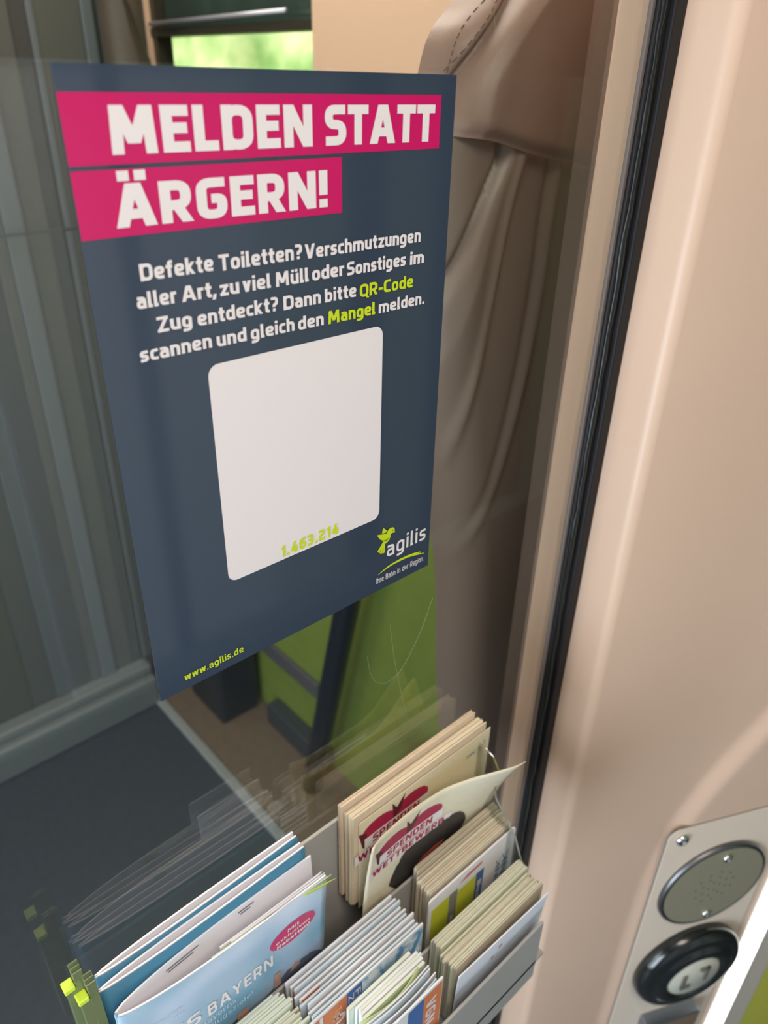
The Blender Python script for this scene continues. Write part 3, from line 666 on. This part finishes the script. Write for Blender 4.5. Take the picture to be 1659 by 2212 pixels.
fpart(fl, 'yellow_block', rect(.1632, .1838, -.66, -.5800), lime2, F2(.0002)); fpart(fl, 'yellow_block', rect(.1938, .2170, -.66, -.5850), lime2, F2(.0002))
fpart(fl, 'grey_stripe', rect(.1838, .1938, -.66, -.5800), greyp, F2(.0002)); fpart(fl, 'blue_stripe', rect(.2170, .2270, -.66, -.5840), blue, F2(.0002))
def vert(s, x0, x1, z0, z1, t=.2, gap=.12):
    """lettering running up the card: baseline on the right"""
    V, F, w = text2d(s, t, gap)
    return [(x1-b*(x1-x0), z0+a/w*(z1-z0)) for a, b in V], F
fpart(fl, 'stripe_lettering', vertd('Bus', .2195, .2245, -.620, -.596), whitep, F2(.0004)); fpart(fl, 'stripe_lettering', vertd('Bahn', .1865, .1905, -.640, -.612), whitep, F2(.0004))
fpart(fl, 'blue_lettering', j2(vert('LINK', .2440, .2500, -.632, -.590, .15), vert('NK', .2520, .2600, -.620, -.588, .15)), M('steel_blue_ink', (96, 140, 175), .5), F2(.0003))
fpart(fl, 'red_mark', poly([(.195, -.576), (.222, -.5745), (.224, -.572), (.205, -.5725)]), M('red_ink', (200, 70, 60), .5), F2(.0003))
# left pile of folded leaflets
stack('leaflet', 9, .0385, .1400, -.0410, -.0730, -.560, -.655, [whitecard, whitecard, M('bluish_leaflet_paper', (204, 218, 228), .5)], 'white folded leaflet packed behind the orange leaflet in the middle tier', 'leaflet', 'folded leaflets in the middle tier', seed=21, th=.0016, jz=.0018, jx=.0022, slope=-.0002)
for k, (yy, zz) in enumerate([(-.0505, -.5605), (-.0590, -.5612), (-.0690, -.5620)]):
    ol = mk('leaflet', *sheet(.0395+.0006*k, .0560, yy, zz-.002, -.655, .0008), orange, None, origin=(.048, yy, -.655))
    tag(ol, ['narrow orange leaflet strip between white leaflets, rearmost of three in the middle tier', 'narrow orange leaflet strip between white leaflets, middle of three in the middle tier', 'narrow orange leaflet strip between white leaflets, foremost of three in the middle tier'][k], 'leaflet')
of = thing('leaflet', 'white leaflet with orange block, blue stripe and blue wave picture', 'leaflet', (.09, -.0755, -.66))
mk('card', *sheet(.0370, .1432, -.0755, -.5630, -.66, .0014), whitecard, of)
def F3(d): return lambda a, b: (a, -.0755-d, b)
fpart(of, 'orange_block', rect(.0385, .0672, -.66, -.5655), orange, F3(.0002)); fpart(of, 'blue_stripe', rect(.0672, .0815, -.66, -.5650), blue, F3(.0002))
wave = M('watery_blue_print', (150, 190, 215), .5); nt = wave.node_tree; p = nt.nodes['Principled BSDF']; tcn = nt.nodes.new('ShaderNodeTexCoord'); nz = nt.nodes.new('ShaderNodeTexNoise'); nz.inputs['Scale'].default_value = 40; nz.inputs['Distortion'].default_value = 2.0
rp = nt.nodes.new('ShaderNodeValToRGB'); rp.color_ramp.elements[0].color = srgb(96, 155, 200); rp.color_ramp.elements[1].color = srgb(222, 230, 236); rp.color_ramp.elements[0].position = .40; rp.color_ramp.elements[1].position = .58
nt.links.new(tcn.outputs['Object'], nz.inputs[0]); nt.links.new(nz.outputs[0], rp.inputs[0]); nt.links.new(rp.outputs[0], p.inputs['Base Color'])
fpart(of, 'wave_picture', rect(.0815, .1425, -.66, -.5655), wave, F3(.0002))
fpart(of, 'blue_splash', j2(poly([(.126, -.600), (.134, -.578), (.142, -.567), (.1425, -.572), (.136, -.588), (.130, -.606)]), poly([(.095, -.606), (.112, -.590), (.130, -.597), (.118, -.604), (.100, -.612)])), M('mid_blue_ink', (90, 150, 195), .5), F3(.0004))
fpart(of, 'stripe_lettering', j2(vertd('FREI', .0750, .0800, -.604, -.570, .14), vertd('ZEIT', .0686, .0736, -.604, -.570, .14)), whitep, F3(.0004))
fpart(of, 'block_lettering', j2(rect(.0425, .0455, -.66, -.5655), fit_text('2', .054, .066, -.600, .018, .16, .1)), whitep, F3(.0004))
fpart(of, 'faint_lettering', vertd('Tipp', .056, .062, -.586, -.572, .16), M('pale_orange_ink', (232, 186, 150), .5), F3(.0004))
# far-left greenish pile in the middle tier
stack('leaflet', 8, -.0620, .0300, -.0410, -.0560, -.5620, -.655, [M('greenish_white_paper', (214, 224, 210), .55)], 'greenish white leaflet at the back of the middle tier, left of the orange leaflets', 'leaflet', 'rear greenish leaflets in the middle tier', seed=31, jx=.003, jz=.0015, xstep=.0006)
stack('leaflet', 9, -.0580, .0335, -.0565, -.0745, -.5650, -.655, [MATS['greenish_white_paper'], greycard], 'greenish white leaflet at the front of the middle tier, left of the orange leaflets', 'leaflet', 'front greenish leaflets in the middle tier', seed=32, jx=.003, jz=.0015, xstep=.0004)
# --- tier 3 -------------------------------------------------------------------
stack('leaflet', 9, .1470, .2535, -.0815, -.0915, -.5805, -.66, [greycard], 'greenish grey leaflet at the back of the lower tier right pile', 'leaflet', 'rear leaflets in the lower tier', rc=.002, seed=41, jz=.0012, jx=.001)
stack('leaflet', 12, .1455, .2525, -.0920, -.1085, -.5850, -.66, [greycard, greycard, taupe], 'greenish grey leaflet packed in the lower tier right pile', 'leaflet', 'packed leaflets in the lower tier', rc=.002, seed=42, jz=.0014, jx=.0016)
wl = thing('leaflet', 'bluish white leaflet leaning at the front of the lower tier right pile', 'leaflet', (.20, -.117, -.66))
def wly(s, t): return .0045*t*t*(.4+.6*s)
mk('card', *sheet(.1450, .2515, -.1120, -.5865, -.66, .0010, wly, .001, nxs=20), M('bluish_white_card', (222, 228, 240), .5), wl)
def F4(d): return lambda a, b: (a, -.1120-wly((a-.145)/.1065, (b+.66)/.0735)-d, b)
fpart(wl, 'small_print', j2(rect(.192, .1960, -.602, -.5985), rect(.184, .187, -.609, -.606)), M('rust_ink', (190, 120, 100), .5), F4(.0003))
fpart(wl, 'blue_band', rect(.146, .2510, -.6150, -.6080), M('pale_cyan_print', (196, 216, 232), .5), F4(.0002))
stack('leaflet', 5, .0640, .1240, -.0815, -.0960, -.5660, -.66, [MATS['greenish_white_paper'], whitecard], 'pale folded leaflet at the back of the lower tier left pile', 'leaflet', 'rear folded leaflets in the lower tier', seed=51, jx=.004, jz=.003)
stack('leaflet', 4, .0600, .1225, -.0970, -.1110, -.5620, -.66, [whitecard, MATS['bluish_leaflet_paper']], 'thin bulging leaflet behind the orange-edged leaflet in the lower tier', 'leaflet', 'bulging leaflets in the lower tier', seed=52, jx=.002, jz=.002, bulge=.002, th=.001)
gl_ = mk('leaflet', *sheet(.0610, .1180, -.0965, -.5640, -.66, .0008, lambda s, t: .005*math.sin(PI*s)*t, nxs=20), M('green_edge_print', (186, 200, 150), .5), None, True, origin=(.09, -.0965, -.66)); tag(gl_, 'bowed leaflet with pale green cover in the lower tier left pile', 'leaflet')
vl = thing('leaflet', 'orange and blue leaflet at the front of the lower tier, partly cut by the frame', 'leaflet', (.09, -.1165, -.66))
mk('card', *sheet(.0600, .1222, -.1165, -.5540, -.66, .0014), whitecard, vl)
def F5(d): return lambda a, b: (a, -.1165-d, b)
fpart(vl, 'orange_block', rect(.1035, .1215, -.66, -.5570), orange, F5(.0002)); fpart(vl, 'blue_stripe', rect(.0880, .1035, -.66, -.5570), blue, F5(.0002))
fpart(vl, 'block_lettering', vertd('VGN', .1060, .1160, -.600, -.566, .2), whitep, F5(.0004))

# ================================================================== INTERCOM FIELD ON THE RIGHT WALL
def P3(dd): return lambda a, b, h: wp(a, b, .0105+dd+h)
ip = thing('intercom_panel', 'pale cover plate with rounded corner and screw holding the door controls', 'control panel', wp(.235, -1.55, .010))
pr_ = rrect(.1450, .3205, -1.58, -.7605, .016)
mk('plate', *prism(pr_, .0000, .0016, lambda a, b, d: wp(a, b, d)), panelm, ip, bevel=.0006)
pr2 = rrect(.1432, .3225, -1.59, -.7588, .018)
mk('plate_gap', *prism(pr2, 0, .0006, lambda a, b, d: wp(a, b, d)), M('grey_joint', (120, 116, 110), .6), ip)
def screw(parent, a, b, r, d0, mt=chrome):
    mk('screw', *lathe([(r, 0), (r, r*.25), (r*.8, r*.5), (r*.45, r*.62), (r*.40, r*.30), (0.0001, r*.28)], lambda u, v, h: wp(a+u, b+v, d0+h), 20), mt, parent, True)
screw(ip, .1650, -.7790, .0085, .0016)
# grille
gr = thing('speaker_grille', 'round grey perforated intercom speaker disc on the pale plate, above the black ring', 'speaker', wp(.2355, -.888, .011))
gc = (.2355, -.8880)
mk('rim', *lathe([(.0775, 0), (.0775, .003), (.0755, .006), (.0725, .0066), (.0715, .0058)], lambda u, v, h: wp(gc[0]+u, gc[1]+v, .0016+h), 64), darkmetal, gr, True)
dsc = mk('disc', *lathe([(.0720, 0), (.0720, .0060), (.0710, .0064)], lambda u, v, h: wp(gc[0]+u, gc[1]+v, .0016+h), 64), M('grey_olive_metal', (138, 134, 114), .45, .15), gr)
for ring, cnt in ((.008, 4), (.018, 8), (.028, 11)):
    for k in range(cnt):
        a = 2*PI*k/cnt+.3*ring*100
        mk('hole', *lathe([(.0016, 0), (.0013, .0003)], lambda u, v, h: wp(gc[0]+ring*math.cos(a)+u, gc[1]+ring*math.sin(a)+v, .0079+h), 10), M('dark_hole', (74, 70, 58), .8), dsc)
screw(gr, gc[0]+.004, gc[1]+.055, .0062, .0076); screw(gr, gc[0]+.004, gc[1]-.059, .0062, .0076)
# call button
bc = (.2390, -1.0640)
cb = thing('call_button', 'round black glossy button with pale disc and bracket marks below the speaker', 'button', wp(bc[0], bc[1], .011))
blackg = M('glossy_black_plastic', (26, 29, 30), .16, spec=.6)
mk('ring', *lathe([(.0800, 0), (.0810, .007), (.0790, .014), (.0740, .0195), (.0680, .0220), (.0630, .0215), (.0600, .0235), (.0560, .0265), (.0500, .0280), (.0440, .0270), (.0410, .0235), (.0400, .0215)], lambda u, v, h: wp(bc[0]+u, bc[1]+v, .0016+h), 72), blackg, cb, True)
bdc = mk('button_disc', *lathe([(.0405, 0), (.0405, .0235), (.0390, .0250), (.0001, .0253)], lambda u, v, h: wp(bc[0]+u, bc[1]+v, .0016+h), 56), M('pale_grey_button', (190, 188, 174), .35), cb, True)
def br(x0, x1, z0, z1): return prism([(x0, z0), (x1, z0), (x1, z1), (x0, z1)], .0262, .0300, lambda a, b, d: wp(bc[0]+a, bc[1]+b, d))
mk('bracket_mark', *join(br(-.0200, -.0150, -.0190, .0110), br(-.0200, -.0050, -.0190, -.0135), br(.0150, .0200, -.0110, .0190), br(.0050, .0200, .0135, .0190)), M('relief_grey', (120, 118, 108), .3, .4), bdc, bevel=.0006)
# steel square below
sqp = thing('key_switch', 'square brushed steel key switch plate below the black button', 'switch', wp(.243, -1.23, .011))
mk('plate', *prism([(.1970, -1.300), (.2870, -1.300), (.2870, -1.187), (.1970, -1.187)], 0, .020, lambda a, b, d: wp(a, b, .0016+d)), M('blue_grey_steel', (150, 158, 168), .3, 1), sqp, bevel=.002)
mk('face_plate', *prism([(.2000, -1.297), (.2840, -1.297), (.2840, -1.190), (.2000, -1.190)], 0, .0006, lambda a, b, d: wp(a, b, .0216+d)), M('bronze_steel', (176, 150, 124), .35, .7), sqp)
mk('lock_cylinder', *lathe([(.0240, 0), (.0240, .006), (.0200, .0095), (.0120, .0095), (.0110, .0070), (.0001, .0070)], lambda u, v, h: wp(.240+u, -1.242+v, .0216+h), 36), chrome, sqp, True)
# bright edge strip of the wall, white front with emission
ls = thing('bright_strip', 'bright white vertical strip along the door edge of the wall', 'light strip', wp(.356, -1.6, 0))
mk('housing', *prism([(.3365, 0), (.3750, 0), (.3750, -.02), (.3365, -.02)], -1.6, .75, lambda a, b, d: wp(a, d, .000+b)), M('aluminium_edge', (190, 190, 184), .3, .6), ls)
mk('lens', *prism([(.3390, 0), (.3740, 0), (.3725, .004), (.3405, .004)], -1.595, .745, lambda a, b, d: wp(a, d, .000+b)), M('white_emissive_strip', (255, 255, 250), .3, emit=2.2), ls)

# ================================================================== SEATS BEHIND THE GLASS
st1 = thing('train_seat', 'brown leather train seat with headrest, its back close to the glass', 'seat', (.55, .3, -1.58))
YS = .120
LE = [(-1.15, .455), (-.86, .4417), (-.7244, .4256), (-.5921, .4104), (-.5, .4029), (-.28, .3596), (-.11, .3329), (-.0416, .3246), (.0031, .3383), (.02, .3440), (.0299, .3500), (.040, .3605), (.0495, .3735), (.07, .402), (.10, .445), (.16, .55), (.17, .60)]
SEAM1 = [(-.06, .333), (-.0381, .3387), (-.0066, .3464), (.0198, .3647), (.0495, .3938), (.10, .45), (.16, .54)]
def seambot(x): return interp([(.28, -.036), (.339, -.0412), (.3992, -.0528), (.4683, -.0625), (.5146, -.0703), (.75, -.075)], x)
def gs(d, w): return math.exp(-(d/w)**2)
def headrest(u, v):
    zt = .17
    L = interp(LE, -.06); x = .29+.455*u
    zb = seambot(x); z = zb+(zt-zb)*v
    l = interp(LE, z); x = l+(.745-l)*u
    d = x-l; R = .045
    y = YS+R*(1-math.sqrt(max(0, 1-(1-min(1, d/R))**2)))
    s1 = interp(SEAM1, z)
    y += .010*gs(x-s1-.002, .005)+.006*(1 if x < s1 else 0)*0
    y += .006*gs(z-zb, .006)
    if x > s1: y -= .010*min(1, (x-s1)/.022)
    if z > .12: y += (z-.12)**2*12
    return (x, y, z)
V, F = grid(200, 140, headrest); mk('headrest', V, F, leather, st1, True)
R1 = [(-1.15, .05), (-.32, .290), (-.2167, .3250), (-.1788, .341), (-.1359, .3585), (-.0908, .3763), (-.0544, .3966)]
R2 = [(-1.15, .25), (-.55, .345), (-.4174, .3600), (-.3168, .3730), (-.2293, .3877), (-.1684, .3970), (-.1186, .4034), (-.0757, .4116), (-.0569, .4174)]
R3 = [(-1.15, .20), (-.55, .352), (-.4343, .3982), (-.3379, .4361), (-.2451, .4560), (-.1575, .4647), (-.0978, .4665), (-.0681, .4695)]
def backr(u, v):
    zb = -1.15
    x = .29+.455*u; zt = seambot(x)+.022; z = zb+(zt-zb)*v
    l = interp(LE, z); x = l+(.745-l)*u
    zt = seambot(x)+.022; z = zb+(zt-zb)*v
    d = x-l; R = .045
    y = YS+.006+R*(1-math.sqrt(max(0, 1-(1-min(1, d/R))**2)))
    r1, r2, r3 = interp(R1, z), interp(R2, z), interp(R3, z)
    k_ = max(.10, min(1, 1+(z+.25)/.30))
    y += k_*.009*gs(x-r1, .005)
    if x > r1: y -= k_*.006*max(0, 1-abs(x-(r1+r2)/2)/.03)
    y -= k_*.004*gs(x-r2, .006); y -= k_*.0035*gs(x-r3-.004, .006); y += k_*.002*gs(x-r3+.008, .005)
    y += .007*gs(z-zt+.006, .007)
    return (x, y, z)
V, F = grid(300, 220, backr); mk('backrest', V, F, shell, st1, True)
stv, stf = [], []
for line, off, z0, z1 in ((SEAM1, -.0085, -.04, .12), (LE, .0065, -.03, .09)):
    z = z0
    while z < z1:
        a = interp(line, z)+off; b = interp(line, z+.003)+off
        ya_ = headrest_y = None
        def yy(x, z):
            l = interp(LE, z); d = x-l; R = .045; s1 = interp(SEAM1, z)
            return YS+R*(1-math.sqrt(max(0, 1-(1-min(1, d/R))**2)))+.010*gs(x-s1-.002, .005)-.0006
        n = len(stv)
        stv += tube([(a, yy(a, z), z), (b, yy(b, z+.003), z+.003)], .00045, 6)[0]; stf += [tuple(i+n for i in q) for q in tube([(0, 0, 0), (0, 0, 1)], 1, 6)[1]]
        z += .0055
mk('stitching', stv, stf, thread, st1)
mk('seat_base', *box(.50, .74, .25, .45, -1.585, -1.20), charcoal, st1, bevel=.01)
mk('seat_bracket', *box(.5, .74, .20, .27, -1.35, -1.12), charcoal, st1, bevel=.01)
# facing seat further along
st2 = thing('train_seat', 'dark olive train seat further along, its headrest edge against the window', 'seat', (.6, 1.3, -1.58))
HE = [(-.6, .668), (-.1, .680), (0, .678), (.014, .674), (.06, .655), (.1133, .640), (.2, .60)]
def h2(u, v):
    z = -1.15+1.42*v; r = interp(HE, z); x = .585+(r-.585)*u
    e = min(u*(r-.585), (1-u)*(r-.585)); y = 1.2+.05*(1-math.sqrt(max(0, 1-(1-min(1, e/.05))**2)))
    return (x, y, z)
V, F = grid(40, 40, h2); mk('backrest', *join((V, F), box(.60, .66, 1.23, 1.28, -1.15, .2)), leatherd, st2, True)
mk('seat_cushion', *box(.60, .735, 1.06, 1.3, -1.22, -1.12), green, st2, bevel=.02)
mk('seat_base', *box(.60, .72, 1.12, 1.3, -1.59, -1.22), charcoal, st2, bevel=.01)
# dark upright pole and sloping rails by the lining
pl = mk('grab_pole', *tube([(.66, .790, -1.588), (.66, .731, -1.317), (.66, .626, -.849), (.66, .54, -.46)], .026, 16), M('dark_navy_tube', (30, 34, 46), .35), None, True, origin=(.66, .79, -1.588))
tag(pl, 'dark navy upright pole in front of the lime green lining, below the poster', 'pole')
hr = mk('heating_duct', *box(SX-.05, SX-.008, .80, 1.05, -1.588, -1.52), M('blue_grey_duct', (62, 68, 76), .4), None, origin=(SX-.03, 1.5, -1.585), bevel=.005)
tag(hr, 'dark blue-grey heating duct along the foot of the green lining', 'duct')
ra = mk('wall_rail', *box(SX-.020, SX-.008, .85, 1.33, -1.38, -1.33), M('grey_rail', (92, 92, 98), .4), None, origin=(SX-.014, 1.5, -1.34), bevel=.003)
tag(ra, 'grey rail running along the lime green lining above the duct', 'rail')
